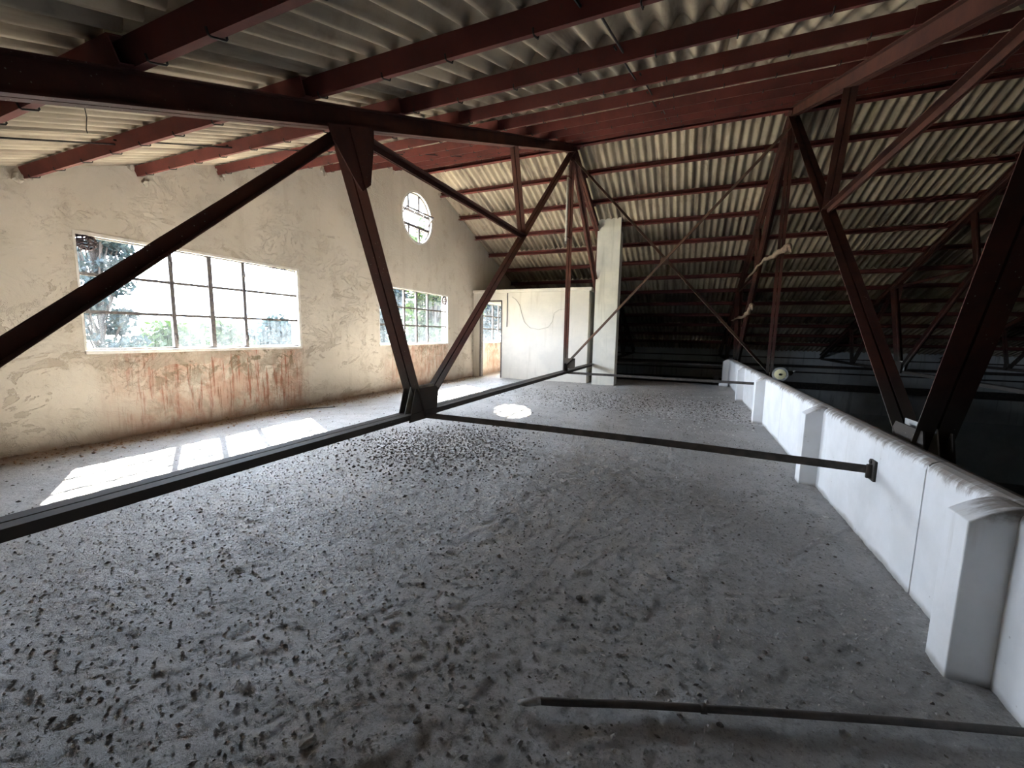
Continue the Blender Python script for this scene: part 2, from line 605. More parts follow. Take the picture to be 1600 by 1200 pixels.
GZ = floor_h(GX, GY)
nx, ny = len(xs), len(ys)
idx = np.arange(nx * ny).reshape(ny, nx)
fq = np.stack([idx[:-1, :-1], idx[:-1, 1:], idx[1:, 1:], idx[1:, :-1]], -1).reshape(-1, 4)
fm = bpy.data.meshes.new("floor")
fm.vertices.add(nx * ny)
fm.vertices.foreach_set("co", np.stack([GX, GY, GZ], -1).reshape(-1).astype(np.float32))
fm.loops.add(len(fq) * 4)
fm.loops.foreach_set("vertex_index", fq.reshape(-1).astype(np.int32))
fm.polygons.add(len(fq))
fm.polygons.foreach_set("loop_start", np.arange(0, len(fq) * 4, 4, dtype=np.int32))
fm.polygons.foreach_set("loop_total", np.full(len(fq), 4, dtype=np.int32))
fm.update(calc_edges=True)
fm.polygons.foreach_set("use_smooth", [True] * len(fq))
floor = tag(link("floor", fm, M['floor']), "rough dusty grey concrete upper floor strewn with dirt", kind="structure")
s = MB().box((-0.02, Y_NEAR, -0.35), (XP + 0.1, Y_FLOOR_END, -0.035)).build("floor_slab", M['slab'])
tag(s, "concrete slab edge under the dusty upper floor", kind="structure")
s = MB().box((-0.3, Y_NEAR - 0.2, Z_LOW - 0.2), (X_END + 0.2, Y_FAR + 0.2, Z_LOW)).build("floor_lower", M['lower'])
tag(s, "dark concrete floor of the hall far below the parapet", kind="structure")
# floor of the little room behind the partition
s = MB().box((0, Y_FLOOR_END, -0.35), (4.1, 17.0, 0.0)).build("floor_room", M['slab'])
tag(s, "bare floor inside the partitioned room", kind="structure")

# ------------------------------------------------------------------ gable wall with window openings


def solid_prism(name, poly_yz, x0, x1):
    mb = MB()
    n = len(poly_yz)
    mb.v = [(x0, y, z) for y, z in poly_yz] + [(x1, y, z) for y, z in poly_yz]
    mb.f = [tuple(range(n)), tuple(range(2 * n - 1, n - 1, -1))] + [(i, n + i, n + (i + 1) % n, (i + 1) % n) for i in range(n)]
    return mb.build(name, None)


def cut(o, cutters):
    for c in cutters:
        m = o.modifiers.new("cut", 'BOOLEAN')
        m.object, m.operation, m.solver = c, 'DIFFERENCE', 'EXACT'
    dg = bpy.context.evaluated_depsgraph_get()
    me = bpy.data.meshes.new_from_object(o.evaluated_get(dg))
    o.modifiers.clear()
    o.data = me
    for c in cutters:
        bpy.data.objects.remove(c)
    return o


TH = 0.24
gw = solid_prism("wall_gable", [(Y_NEAR, Z_LOW), (Y_FAR, Z_LOW), (Y_FAR, zs(Y_FAR)), (YR, zs(YR)), (Y_NEAR, zs(Y_NEAR))], -TH, 0)
cutters = [MB().box((-1, a, WZ0), (1, b, WZ1)).build("cutter", None) for a, b in WINS]
rc = MB().tube([(-1, RND[0], RND[1]), (1, RND[0], RND[1])], RND[2], 64).build("cutter", None)
cut(gw, cutters + [rc])
gw.data.materials.clear()
gw.data.materials.append(M['gable'])
tag(gw, "peeling cream plaster gable wall with three windows and a round window", kind="structure")

# ------------------------------------------------------------------ windows
def bar(name, a, b, mat, parent):
    return MB().box(a, b).build(name, mat, parent)


XF0, XF1 = -0.075, -0.035      # frame depth inside the opening


def make_window(k, y0, y1, mats):
    w = empty("window_%d" % (k + 1), (0, (y0 + y1) / 2, WZ0), kind="structure")
    oy, oz = (y0 + y1) / 2, WZ0
    L = lambda o: (setattr(o, "location", (-0, -oy, -oz)), o)[1]
    t = 0.028
    fr = MB()
    fr.box((XF0, y0, WZ0), (XF1, y1, WZ0 + t)).box((XF0, y0, WZ1 - t), (XF1, y1, WZ1))
    fr.box((XF0, y0, WZ0 + t), (XF1, y0 + t, WZ1 - t)).box((XF0, y1 - t, WZ0 + t), (XF1, y1, WZ1 - t))
    L(fr.build("window_frame", M['iron'], w))
    my = [y0 + 1.02, y0 + 1.555, y0 + 2.09]
    for i, m in enumerate(my):
        hw = 0.026 if i != 1 else 0.032
        L(bar("mullion", (XF0 - 0.005, m - hw, WZ0 + t), (XF1 + 0.008, m + hw, WZ1 - t), M['iron'], w))
    rz = [WZ0 + 0.495, WZ0 + 0.965]
    cols = [y0 + t] + my + [y1 - t]
    for i in range(4):
        for z in rz:
            L(bar("glazing_bar", (XF0 + 0.008, cols[i], z - 0.019), (XF1 - 0.004, cols[i + 1], z + 0.019), M['iron'], w))
    rows = [WZ0 + t] + rz + [WZ1 - t]
    for i in range(4):
        for j in range(3):
            mat = mats[i] if isinstance(mats, list) else mats
            if isinstance(mats, list) and j == 0 and i > 0:
                mat = M['dirty']
            L(bar("pane", (-0.057, cols[i], rows[j]), (-0.054, cols[i + 1], rows[j + 1]), mat, w))
    for (hy, hz) in ((my[2], WZ0 + 0.17), (my[2], WZ1 - 0.22), (my[0], WZ0 + 0.17), (my[0], WZ1 - 0.22)):
        L(bar("hinge", (XF1 + 0.006, hy - 0.012, hz - 0.04), (XF1 + 0.024, hy + 0.024, hz + 0.04), M['iron'], w))
    tr = MB()
    tr.box((-0.034, y0 - 0.012, WZ0 - 0.045), (0.022, y1 + 0.02, WZ0 + 0.004))
    L(bevel(tr.build("window_sill", M['trim'], w), 0.008))
    tr = MB()
    tr.box((-0.034, y0, WZ1 - 0.012), (0.008, y1, WZ1 + 0.03)).box((-0.034, y0 - 0.012, WZ0), (0.006, y0 + 0.012, WZ1 + 0.03))
    tr.box((-0.034, y1 - 0.022, WZ0), (0.006, y1 + 0.03, WZ1 + 0.03))
    L(tr.build("window_trim", M['trim'], w))
    return w


tag(make_window(0, *WINS[0], [M['glass'], M['glass'], M['glass'], M['glass']]),
    "long iron-framed window under the low end of the roof, red rust streaks below")
tag(make_window(1, *WINS[1], M['dirty']), "long grimy iron-framed window below the round window")
tag(make_window(2, *WINS[2], M['dirty']), "grimy iron-framed window seen through the partition doorway")

# round window
rw = empty("window_4", (0, RND[0], RND[1]), kind="structure")
tag(rw, "round white-rimmed iron window high in the gable with a tilted middle pane")
R0 = RND[2]


def ring(name, r0, r1, x0, x1, mat, parent, n=64):
    v, f = [], []
    for k in range(n):
        c, s_ = math.cos(2 * math.pi * k / n), math.sin(2 * math.pi * k / n)
        v += [(x0, r0 * c, r0 * s_), (x1, r0 * c, r0 * s_), (x1, r1 * c, r1 * s_), (x0, r1 * c, r1 * s_)]
    for k in range(n):
        a, b = 4 * k, 4 * ((k + 1) % n)
        for i in range(4):
            j = (i + 1) % 4
            f.append((a + i, a + j, b + j, b + i))
    return MB().add(v, f).build(name, mat, parent)


ring("window_trim", R0 - 0.035, R0 + 0.02, -0.10, 0.012, M['trim'], rw)
ring("window_frame", R0 - 0.06, R0 - 0.034, -0.09, -0.05, M['iron'], rw)
RZ = [0.145, -0.22]
for z in RZ:
    hw_ = math.sqrt((R0 - 0.05) ** 2 - z * z)
    bar("glazing_bar", (-0.09, -hw_, z - 0.034), (-0.05, hw_, z + 0.034), M['iron'], rw)


def chord_z(y): return math.sqrt(max((R0 - 0.05) ** 2 - y * y, 0))


for y in (-0.32, 0.14):
    bar("glazing_bar", (-0.085, y - 0.03, RZ[0]), (-0.055, y + 0.03, chord_z(y)), M['iron'], rw)
    bar("glazing_bar", (-0.085, y - 0.03, -chord_z(y)), (-0.055, y + 0.03, RZ[1]), M['iron'], rw)


def round_pane(z0, z1):
    n, v = 14, []
    for k in range(n + 1):
        z = z0 + (z1 - z0) * k / n
        v += [(-0.07, -chord_z(z), z), (-0.07, chord_z(z), z)]
    f = [(2 * k, 2 * k + 1, 2 * k + 3, 2 * k + 2) for k in range(n)]
    return link("pane", mesh("pane", v, f), M['glass'], rw)


round_pane(RZ[0], R0 - 0.051)
round_pane(-R0 + 0.051, RZ[1])
# middle sash pivoted open: top leans into the room
hw_ = 0.60
sash = MB()
tilt = Vector((0.17, 0, 0.185))
c0 = Vector((-0.07, 0, (RZ[0] + RZ[1]) / 2))
for sgn in (1, -1):
    sash.tube([c0 + tilt * sgn + Vector((0, -hw_, 0)), c0 + tilt * sgn + Vector((0, hw_, 0))], 0.026, 6)
for y in (-hw_, -0.18, 0.22, hw_):
    sash.tube([c0 - tilt + Vector((0, y, 0)), c0 + tilt + Vector((0, y, 0))], 0.018, 6)
so = sash.build("pivot_sash", M['iron'], rw)
link("pane", mesh("pane", [c0 - tilt + Vector((0, -hw_, 0)), c0 - tilt + Vector((0, hw_, 0)), c0 + tilt + Vector((0, hw_, 0)), c0 + tilt + Vector((0, -hw_, 0))],
                  [(0, 1, 2, 3)]), M['glass'], so)

# ------------------------------------------------------------------ other walls of the building
w = MB().box((-TH, Y_FAR, -1.9), (X_END, Y_FAR + 0.2, zs(Y_FAR) + 0.02)).build("wall_far", M['hall'])
tag(w, "grey far side wall of the hall below the eaves", kind="structure")
d_ = MB().box((-TH, Y_FAR - 0.012, Z_LOW), (X_END, Y_FAR + 0.2, -1.9)).build("lower_band", M['hall_lower'], w)  # lower band, a darker and cooler grey than the wall above
d_["label"] = "plain grey lower wall"
for nm, z0, z1, dp in (("wall_beam", -0.86, -0.56, 0.25), ("pipe_run", 0.16, 0.28, 0.14), ("pipe_run", 0.58, 0.63, 0.06), ("pipe_run", -0.1, -0.04, 0.06)):
    MB().box((0, Y_FAR - dp, z0), (X_END, Y_FAR + 0.01, z1)).build(nm, M['tie'], w)
w = MB().box((-TH, Y_NEAR - 0.2, Z_LOW), (X_END, Y_NEAR, zs(Y_NEAR) + 0.02)).build("wall_near", M['hall'])
tag(w, "low eaves wall on the near side of the loft", kind="structure")
w = solid_prism("wall_end", [(Y_NEAR, Z_LOW), (Y_FAR, Z_LOW), (Y_FAR, zs(Y_FAR)), (YR, zs(YR)), (Y_NEAR, zs(Y_NEAR))], X_END, X_END + 0.2)
w.data.materials.append(M['hall'])
tag(w, "far end gable wall of the hall", kind="structure")

# ------------------------------------------------------------------ parapet with piers
PT = 0.16
prof = [(XP, -0.4), (XP, 0.765)]
for k in range(0, 9):
    a = math.pi - math.pi * k / 8
    prof.append((XP + PT / 2 + PT / 2 * math.cos(a), 0.765 + 0.062 * math.sin(a)))
prof += [(XP + PT, -0.4)]
par = MB()
ystat = [-4.25, 3.02, 3.034, 6.9, 6.912, 15.4]
for a, b in zip(ystat[:-1], ystat[1:]):
    if b - a < 0.05:
        continue
    par.sweep(prof, (0, a, 0), (0, b, 0), (1, 0, 0), (0, 0, 1))
for a in (3.02, 6.9):       # mortar joints, set back from the faces
    par.box((XP + 0.006, a - 0.001, -0.4), (XP + PT - 0.006, a + 0.015, 0.80))
par = par.build("wall_parapet", M['parapet'])
tag(par, "low white concrete parapet with rounded dirty top along the floor edge", kind="structure")
w = MB().box((XP + 0.02, Y_NEAR, Z_LOW), (XP + PT - 0.01, Y_FAR, -0.39)).build("wall_under_floor", M['hall'])
tag(w, "grey wall closing the storey beneath the upper floor", kind="structure")


def pier(y0, y1, proj=0.15):
    x0 = XP - proj
    v, f = [], []
    pr = [(x0, -0.03), (x0, 0.735)]
    for k in range(1, 7):
        t = k / 6
        pr.append((x0 + (proj + 0.03) * t, 0.735 + 0.085 * math.sin(t * math.pi / 2)))
    pr += [(XP + 0.03, -0.03)]
    m = MB().sweep(pr, (0, y0, 0), (0, y1, 0), (1, 0, 0), (0, 0, 1))
    return bevel(m.build("pier", M['parapet'], par), 0.006)


for y0 in (2.31, 4.97, 8.30, 11.12, -0.4):
    pier(y0, y0 + 0.165)
pier(15.2, 15.44, 0.17)

# ------------------------------------------------------------------ partition room, door opening, column
PY = 12.80
DX0, DX1, DZ = 0.26, 1.10, 2.63
pw = MB()
pw.box((0, PY, -0.03), (DX0, PY + 0.14, 2.90)).box((DX1, PY, -0.03), (4.08, PY + 0.14, 2.90)).box((DX0, PY, DZ), (DX1, PY + 0.14, 2.90))
pw = pw.build("wall_partition", M['part'])
tag(pw, "off-white plaster partition with a tall doorway beside the gable wall", kind="structure")
MB().box((3.94, PY + 0.14, -0.03), (4.08, 17.0, 2.90)).build("side_wall", M['part'], pw)
MB().box((0, 16.9, -0.03), (3.94, 17.0, 2.90)).build("back_wall", M['part'], pw)
bevel(MB().box((0, PY - 0.05, 2.90), (4.16, 17.05, 3.00)).build("roof_slab", M['part'], pw), 0.01)
dr = MB().box((DX0 - 0.005, PY - 0.012, 0), (DX0 + 0.05, PY + 0.15, DZ)).box((DX1 - 0.035, PY - 0.012, 0), (DX1 + 0.01, PY + 0.15, DZ)).box((DX0, PY - 0.012, DZ - 0.03), (DX1, PY + 0.15, DZ + 0.02))
dr = dr.build("door_1", M['iron'])
tag(dr, "dark iron frame of the open doorway in the partition", kind="structure")

CX0, CX1, CY0, CY1 = 4.30, 4.98, 12.62, 13.1
colv = MB()
for ya, yb, za, zb in ((CY0, 12.69, zs(CY0), zs(12.69)), (12.69, CY1, zp(CY1) - 0.01, zp(CY1) - 0.01)):
    colv.add([(CX0, ya, -0.05), (CX1, ya, -0.05), (CX1, yb, -0.05), (CX0, yb, -0.05),
              (CX0, ya, za), (CX1, ya, za), (CX1, yb, zb), (CX0, yb, zb)],
             [(0, 3, 2, 1), (4, 5, 6, 7), (0, 1, 5, 4), (1, 2, 6, 5), (2, 3, 7, 6), (3, 0, 4, 7)])
colo = colv.build("column", M['colm'])
tag(colo, "tall square off-white plaster column rising to the corrugated roof", "column")

# ------------------------------------------------------------------ roof sheets
PITCH_C, NC, PPC = 0.177, 6, 10
SW = PITCH_C * NC
ROW = 2.12 / CA


def sheet_mesh(length):
    nseg = NC * PPC + 4
    v, f = [], []
    for lay in (0, 1):
        for j in (0, 1):
            for i in range(nseg + 1):
                x = i / PPC * PITCH_C
                z = 0.034 * math.cos(2 * math.pi * x / PITCH_C) + lay * 0.006
                v.append((x, j * length, z))
    n = nseg + 1
    for i in range(nseg):
        f.append((i, n + i, n + i + 1, i + 1))
        f.append((2 * n + i, 2 * n + i + 1, 3 * n + i + 1, 3 * n + i))
        f.append((i, i + 1, 2 * n + i + 1, 2 * n + i))
        f.append((n + i, 3 * n + i, 3 * n + i + 1, n + i + 1))
    f.append((0, 2 * n, 3 * n, n))
    f.append((n - 1, 2 * n - 1, 4 * n - 1, 3 * n - 1))
    return mesh("corrugated_sheet", v, f, True)


sm = sheet_mesh(ROW + 0.16)
sm.materials.append(M['sheet'])
for side, nm, lab in ((-1, "ceiling_near_slope", "corrugated fibre-cement roof slope overhead on the camera's side of the ridge"),
                      (1, "ceiling_far_slope", "corrugated fibre-cement roof slope falling away beyond the ridge")):
    root = empty(nm, (0, YR, zs(YR)), label=lab if side > 0 else "corrugated fibre-cement roof slope above the long window, with red purlins under it", kind="structure")
    for r in range(7):
        for c in range(25):
            o = link("corrugated_sheet", sm, None, root)
            ytop = r * 2.12
            x0 = -0.35 + c * SW
            jz = random.uniform(-0.002, 0.002)
            # sheet runs down the slope from ytop; rows lap over the row below
            tiltx = -0.004
            zt = -SL * ytop - 0.0 + jz + (c % 2) * 0.004
            if side > 0:
                o.location = (x0, ytop, zt)
                o.rotation_euler = (-ANG - tiltx, 0, 0)
            else:
                o.location = (x0 + SW + 4 / PPC * PITCH_C, -ytop, zt)
                o.rotation_euler = (-ANG - tiltx, 0, math.pi)
rc = MB()
for sg in (-1, 1):
    rc.sweep([(0, 0), (0, 0.012), (0.28, -0.28 * SL + 0.012 + 0.0), (0.28, -0.28 * SL)], (-0.4, YR, zs(YR) + 0.045), (X_END + 0.3, YR, zs(YR) + 0.045), (0, sg, 0), (0, 0, 1))
tag(rc.build("ridge_cap", M['sheet']), "folded ridge capping over the top of the roof sheets", "ridge cap")

# ------------------------------------------------------------------ purlins with hook bolts, per bay
hookm = MB()
hookm.tube([(0, 0.074, 0.117), (0, 0.074, -0.004), (0, 0.066, -0.011), (0, -0.006, -0.011), (0, -0.014, -0.004), (0, -0.014, 0.022)], 0.0055, 5)
ho = hookm.build("hook_bolt", M['hook'])
hook_mesh = ho.data
bpy.data.objects.remove(ho)
ORD = ["ridge", "first", "second", "third", "fourth", "fifth", "sixth", "seventh", "eighth", "ninth", "tenth", "eleventh", "twelfth"]
BAYN = ["gable-wall bay", "bay ending over the parapet", "first bay past the parapet",
        "second bay past the parapet", "third bay past the parapet", "last dark bay"]
bx = [-0.12] + XT + [X_END]
t_, fl = 0.007, 0.065
pur_mesh = {}
for side in (-1, 1):
    for k in range(0, 13):
        off = 0.17 if k == 0 else k * 1.06
        yy = YR + side * off
        # frame: u up the web (square to the slope), v downslope
        u = Vector((0, side * SA, CA))
        v = Vector((0, side * CA, -SA))
        for b in range(6):
            if side < 0 and b > 3 and k > 4:
                pass
            x0, x1 = bx[b], bx[b + 1]
            x0 = x0 - 0.12 if b else x0
            x1 = x1 + (0.12 if b < 5 else 0)
            lap = (0.0 if b % 2 == 0 else -0.068) * 1.0
            # channel: web on the downslope side, flanges pointing to the ridge
            pr = [(0, 0), (0, -fl), (t_, -fl), (t_, -t_), (PU_D - t_, -t_), (PU_D - t_, -fl), (PU_D, -fl), (PU_D, 0)]
            p = Vector((0, yy, zp(yy))) + v * lap
            key = (round(x1 - x0, 3), side)
            if key not in pur_mesh:
                o = MB().sweep(pr, (0, 0, 0), (x1 - x0, 0, 0), u, v).build("purlin", M['purlin'])
                pur_mesh[key] = o.data
            else:
                o = link("purlin", pur_mesh[key])
            o.location = (x0, p.y, p.z)
            slope = "overhead slope" if side < 0 else "slope beyond the ridge"
            tone = "red-brown"
            nmk = tone + " steel ridge purlin" if k == 0 else "%s steel purlin, %s below ridge" % (tone, ORD[k])
            tag(o, "%s, %s, %s" % (nmk, slope, BAYN[b]), "purlin", "steel purlins of the roof")
            if (side < 0 and b < 3 and k < 10) or (side > 0 and b < 2 and k < 4):
                step = 0.531
                n = int((x1 - x0) / step)
                for h in range(n):
                    hx = 0.34 + h * step + random.uniform(-0.05, 0.05)
                    if hx > x1 - x0 - 0.30:
                        continue
                    hk = link("hook_bolt", hook_mesh, None, o)
                    hk.location = (hx, 0, 0)
                    hk.rotation_euler = (0, 0, 0) if side < 0 else (0, 0, math.pi)
                    hk.rotation_euler.x = ANG

# ------------------------------------------------------------------ sag rods between the purlins of the overhead slope
for X in (1.95, 6.35):
    bay = "gable-wall bay" if X < 4 else "parapet bay"
    for k in range(1, 10):
        ya, yb = YR - k * 1.06, YR - (k - 1) * 1.06 if k > 1 else YR - 0.1
        dx = 0.05 * (k % 2)
        za = zp(ya) + 0.08
        zb = zp(yb) + 0.06
        o = MB().tube([(X + dx, ya - 0.05, za - 0.01), (X + dx, yb + 0.06, zb + 0.02)], 0.008, 6).build("sag_rod", M['hook'])
        tag(o, "thin black sag rod between the %s and %s purlins below the ridge, %s" % (ORD[k], ORD[k - 1] if k > 1 else "topmost", bay), "rod", "sag rods between purlins")

# ------------------------------------------------------------------ trusses
N_ = (3.74, 0.60)
E_ = (-4.05, 0.60)
R_ = (YR, ZR)
K_ = (YR, 0.60)
T_ = (2.73, zc(2.73))
M_ = (6.71, 3.16)
V_ = (6.30, zc(6.30))
D_ = (-0.16, 0.60)


def mir(p): return (2 * YR - p[0], p[1])


def member(a, b, w, h, name, parent, mat, flip=1, gap=0.014, t=0.008, cut0=0.0, cut1=0.0):
    a, b = Vector((0, *a)), Vector((0, *b))
    d = (b - a).normalized()
    a, b = a + d * cut0, b - d * cut1
    v = Vector((1, 0, 0))
    u = d.cross(v) * flip
    m = MB()
    for s_ in (1, -1):
        m.sweep([(p - h / 2, q) for p, q in angle_profile(w, h, t, gap, s_)], a, b, u, v)
    return m.build(name, mat, parent)


def plate(pts, x, name, parent, mat, t=0.010, off=0.0):
    m = MB()
    for xx in (x, -x) if x else (off,):
        n = len(pts)
        m.add([(xx - t / 2, *p) for p in pts] + [(xx + t / 2, *p) for p in pts],
              [tuple(range(n)), tuple(range(2 * n - 1, n - 1, -1))] + [(i, n + i, n + (i + 1) % n, (i + 1) % n) for i in range(n)])
    return m.build(name, mat, parent)


def make_truss():
    root = empty("roof_truss", (0, 0, 0))
    S = M['steel']
    # top chords: two channels back to back
    for sg in (-1, 1):
        e = (YR + sg * 13.95, zc(YR + 13.95))
        r = (YR, ZR)
        a, b = Vector((0, *e)), Vector((0, *r))
        u = Vector((0, sg * SA, CA))
        m = MB()
        for s_ in (1, -1):
            g0, tw, wf = 0.006, 0.009, 0.07
            pr = [(0, s_ * g0), (0, s_ * wf), (tw, s_ * wf), (tw, s_ * (g0 + tw)), (CH_D - tw, s_ * (g0 + tw)), (CH_D - tw, s_ * wf), (CH_D, s_ * wf), (CH_D, s_ * g0)]
            m.sweep(pr, a, b, u, (1, 0, 0))
        m.build("top_chord", S, root)
    member((-4.1, 0.60), (2 * YR + 4.1, 0.60), 0.085, 0.085, "bottom_chord", root, S, 1)
    member(R_, K_, 0.055, 0.055, "king_post", root, S, -1, cut0=0.1)
    for q, f in ((lambda p: p, 1), (mir, -1)):
        member(q(N_), q(T_), 0.10, 0.085, "strut", root, S, f)
        member(q(N_), q(R_), 0.075, 0.075, "diagonal", root, S, f, cut1=0.05)
        member(q(T_), q(M_), 0.065, 0.065, "diagonal", root, S, f)
        member(q(T_), q(D_), 0.065, 0.075, "diagonal", root, S, f)
        member(q(V_), q(M_), 0.065, 0.065, "post", root, S, -f)
        member(q((-0.62, zc(-0.62))), q(D_), 0.055, 0.055, "post", root, S, f)
        n = q(N_)
        sg = 1 if f > 0 else -1
        plate([(n[0] - sg * 0.30, 0.555), (n[0] + sg * 0.20, 0.555), (n[0] + sg * 0.24, 0.84), (n[0] + sg * 0.20, 0.90), (n[0] - sg * 0.19, 0.90)], 0.075, "gusset_plate", root, S)
        plate([(n[0] - sg * 0.28, 0.64), (n[0] + sg * 0.24, 0.64), (n[0] + sg * 0.26, 0.92), (n[0] - sg * 0.17, 0.92)], 0, "gusset_plate", root, M['zinc'], 0.008)
        tt = q(T_)
        pts = [(-0.25, -0.07), (0.25, 0.11), (0.25, -0.02), (0.20, -0.38), (0.10, -0.46), (0.02, -0.40), (-0.20, -0.17)]
        plate([(tt[0] + sg * a, tt[1] + b) for a, b in pts], 0.0, "gusset_plate", root, S, 0.012, 0.088)
        mm = q(M_)
        plate([(mm[0] + sg * a, mm[1] + b) for a, b in ((-0.16, -0.02), (-0.05, 0.15), (0.10, 0.16), (0.12, 0.02), (0.0, -0.10))], 0, "gusset_plate", root, S)
        dd = q(D_)
        plate([(dd[0] - 0.2, 0.56), (dd[0] + 0.2, 0.56), (dd[0] + 0.15, 0.8), (dd[0] - 0.15, 0.8)], 0, "gusset_plate", root, S)
    plate([(YR - 0.30, ZR - 0.13), (YR + 0.30, ZR - 0.13), (YR + 0.22, ZR + 0.05), (YR, ZR + 0.12), (YR - 0.22, ZR + 0.05)], 0, "gusset_plate", root, S)
    plate([(YR - 0.16, ZR - 0.22), (YR + 0.16, ZR - 0.22), (YR + 0.2, ZR - 0.08), (YR - 0.2, ZR - 0.08)], 0, "gusset_plate", root, S)
    plate([(YR - 0.18, 0.56), (YR + 0.18, 0.56), (YR + 0.14, 0.82), (YR - 0.14, 0.82)], 0, "gusset_plate", root, S)
    return root


truss = make_truss()
TL = ["red-brown steel roof truss standing over the dusty floor, tied to the parapet",
      "red-brown steel roof truss rising just outside the white parapet",
      "first steel truss in the dark hall beyond the parapet truss",
      "second steel truss in the dark hall beyond the parapet truss",
      "farthest steel truss in the dark hall"]
parts = list(truss.children)
for i, X in enumerate(XT):
    if i == 0:
        o = truss
    else:
        o = truss.copy()
        COL.objects.link(o)
        for c in parts:
            d = c.copy()
            COL.objects.link(d)
            d.parent = o
    o.location = (X, 0, 0)
    tag(o, TL[i], "truss", "roof trusses")

# cross bracing between king posts
for i, j, lab in ((0, 1, "crossed rusty angle braces between the king posts of the first two trusses"),
                  (2, 3, "crossed angle braces between king posts in the dark hall")):
    root = empty("cross_brace", (XT[i], YR, 0.6), label=lab, cat="brace", group="cross braces")
    for a, b, o_ in (((XT[i], 5.55), (XT[j], 0.78), 0.02), ((XT[j], 5.50), (XT[i], 0.74), -0.02)):
        p0, p1 = Vector((a[0] - XT[i], o_, a[1] - 0.6)), Vector((b[0] - XT[i], o_, b[1] - 0.6))
        d = (p1 - p0).normalized()
        v = Vector((0, 1, 0))
        u = d.cross(v)
        u = u if u.z > 0 else -u
        MB().sweep([(0, 0), (0.055, 0), (0.055, -0.007), (0.007, -0.007), (0.007, -0.055), (0, -0.055)], p0, p1, u, v).build("brace_bar", M['brace'], root)
    MB().box((-0.02, -0.03, 0.1), (0.24, -0.02, 0.35)).build("gusset_plate", M['brace'], root)
    cz = 3.14 - 0.6
    MB().box((2.06, -0.03, cz - 0.07), (2.22, 0.03, cz + 0.07)).build("gusset_plate", M['brace'], root)

# ------------------------------------------------------------------ ties from the truss to the parapet
def tie(p0, p1, lab, hgt=0.06, wdt=0.06, bracket=True, sag=0.0):
    root = empty("tie_bar", p1, label=lab, cat="tie bar", group="steel tie bars")
    p0, p1 = Vector(p0), Vector(p1)
    d = p0 - p1
    n = 8
    pts = [d * (k / n) + Vector((0, 0, sag * math.sin(math.pi * k / n))) for k in range(n + 1)]
    m = MB()
    for a, b in zip(pts[:-1], pts[1:]):
        m.sweep([(0, 0), (hgt, 0), (hgt, 0.007), (0.007, 0.007), (0.007, wdt), (0, wdt)], a, b, (0, 0, 1), (0, 1, 0))
    m.build("angle_bar", M['tie'], root)
    if bracket:
        b = MB()
        b.box((-0.018, -0.04, -0.05), (0.006, 0.06, 0.10)).box((-0.05, -0.01, -0.035), (0.0, 0.01, 0.07))
        b.tube([(-0.03, 0.02, 0.085), (0.01, 0.02, 0.085)], 0.016, 8)
        bevel(b.build("end_bracket", M['tie'], root), 0.006)
    return root


tie((XT[0] + 0.09, 3.72, 0.56), (XP, 3.68, 0.535), "dark steel angle tie bolted from the near truss foot to the parapet face", sag=0.015)
tie((XT[0] + 0.06, 9.66, 0.565), (XP, 9.60, 0.555), "dark steel tie running from the king post foot to the parapet behind a pier", 0.055, 0.05, False)
tie((XT[0] + 0.09, 15.62, 0.56), (XP + 0.02, 15.50, 0.55), "thin dark tie crossing the black void beyond the column", 0.05, 0.05, False)

# ------------------------------------------------------------------ things fixed to the steelwork
root = empty("conduit_pipe", (4.25, 9.44, 3.66), label="pale upright conduit pipe clamped beside the king post", cat="pipe")
MB().tube([(0, -0.02, 0), (0, 0, 1.66)], 0.026, 10).build("pipe", M['pipe'], root, True)
for z in (0.10, 1.42):
    MB().box((-0.03, -0.03, z - 0.015), (0.03, 0.24, z + 0.015)).build("clamp", M['steel'], root)
MB().tube([(0, -0.02, -0.06), (0, -0.02, 0.01)], 0.018, 8).build("pipe_end", M['iron'], root)


def rag(name, pts, rad, lab):
    root = empty(name, pts[0], label=lab, cat="rag", group="pale dried rags caught on the truss")
    o0 = Vector(pts[0])
    P = [Vector(p) - o0 for p in pts]
    fine = []
    for i in range(len(P) - 1):
        for k in range(4):
            t = k / 4
            fine.append(P[i].lerp(P[i + 1], t) + Vector((random.uniform(-1, 1), random.uniform(-1, 1), random.uniform(-1, 1))) * 0.02)
    fine.append(P[-1])
    n = len(fine)
    rr = [rad * (0.35 + 0.75 * (1 - i / n)) * random.uniform(0.8, 1.2) for i in range(n)]
    rr[-1] = 0.006
    m = MB().tube(fine, rr, 7).build("strip", M['rag'], root, True)
    f = MB()
    for k in range(3):
        q = Vector((0, -0.12 - 0.08 * k, -0.1 - 0.04 * random.random()))
        f.tube([(0, 0, 0), q * 0.5 + Vector((0, 0, 0.06)), q], [rad * 0.7, rad * 0.5, 0.01], 6)
    f.build("frayed_end", M['rag'], root, True)
    return root


XRG = 8.46
rag("torn_rag", [pix(1232, 386, 0, XRG), pix(1222, 391, 0, XRG), pix(1207, 401, 0, XRG), pix(1194, 406, 0, XRG), pix(1182, 418, 0, XRG), pix(1167, 437, 0, XRG)], 0.055,
    "larger pale dried rag hanging across the parapet truss posts")
rag("torn_rag", [pix(1174, 478, 0, XRG), pix(1170, 487, 0, XRG), pix(1162, 494, 0, XRG), pix(1150, 499, 0, XRG), pix(1142, 501, 0, XRG)], 0.06,
    "smaller pale dried rag low on the far leg of the parapet truss")

# floodlight wrapped in plastic on top of the parapet
lp = pix(1219, 583, 0, 8.44)
root = empty("floodlight", (lp.x, lp.y, 0.80), label="small round floodlight with cream face set on the parapet top", cat="lamp")
ax = (CAM - lp)
ax.z = 0
ax.normalize()
qrot = ax.to_track_quat('Z', 'Y')


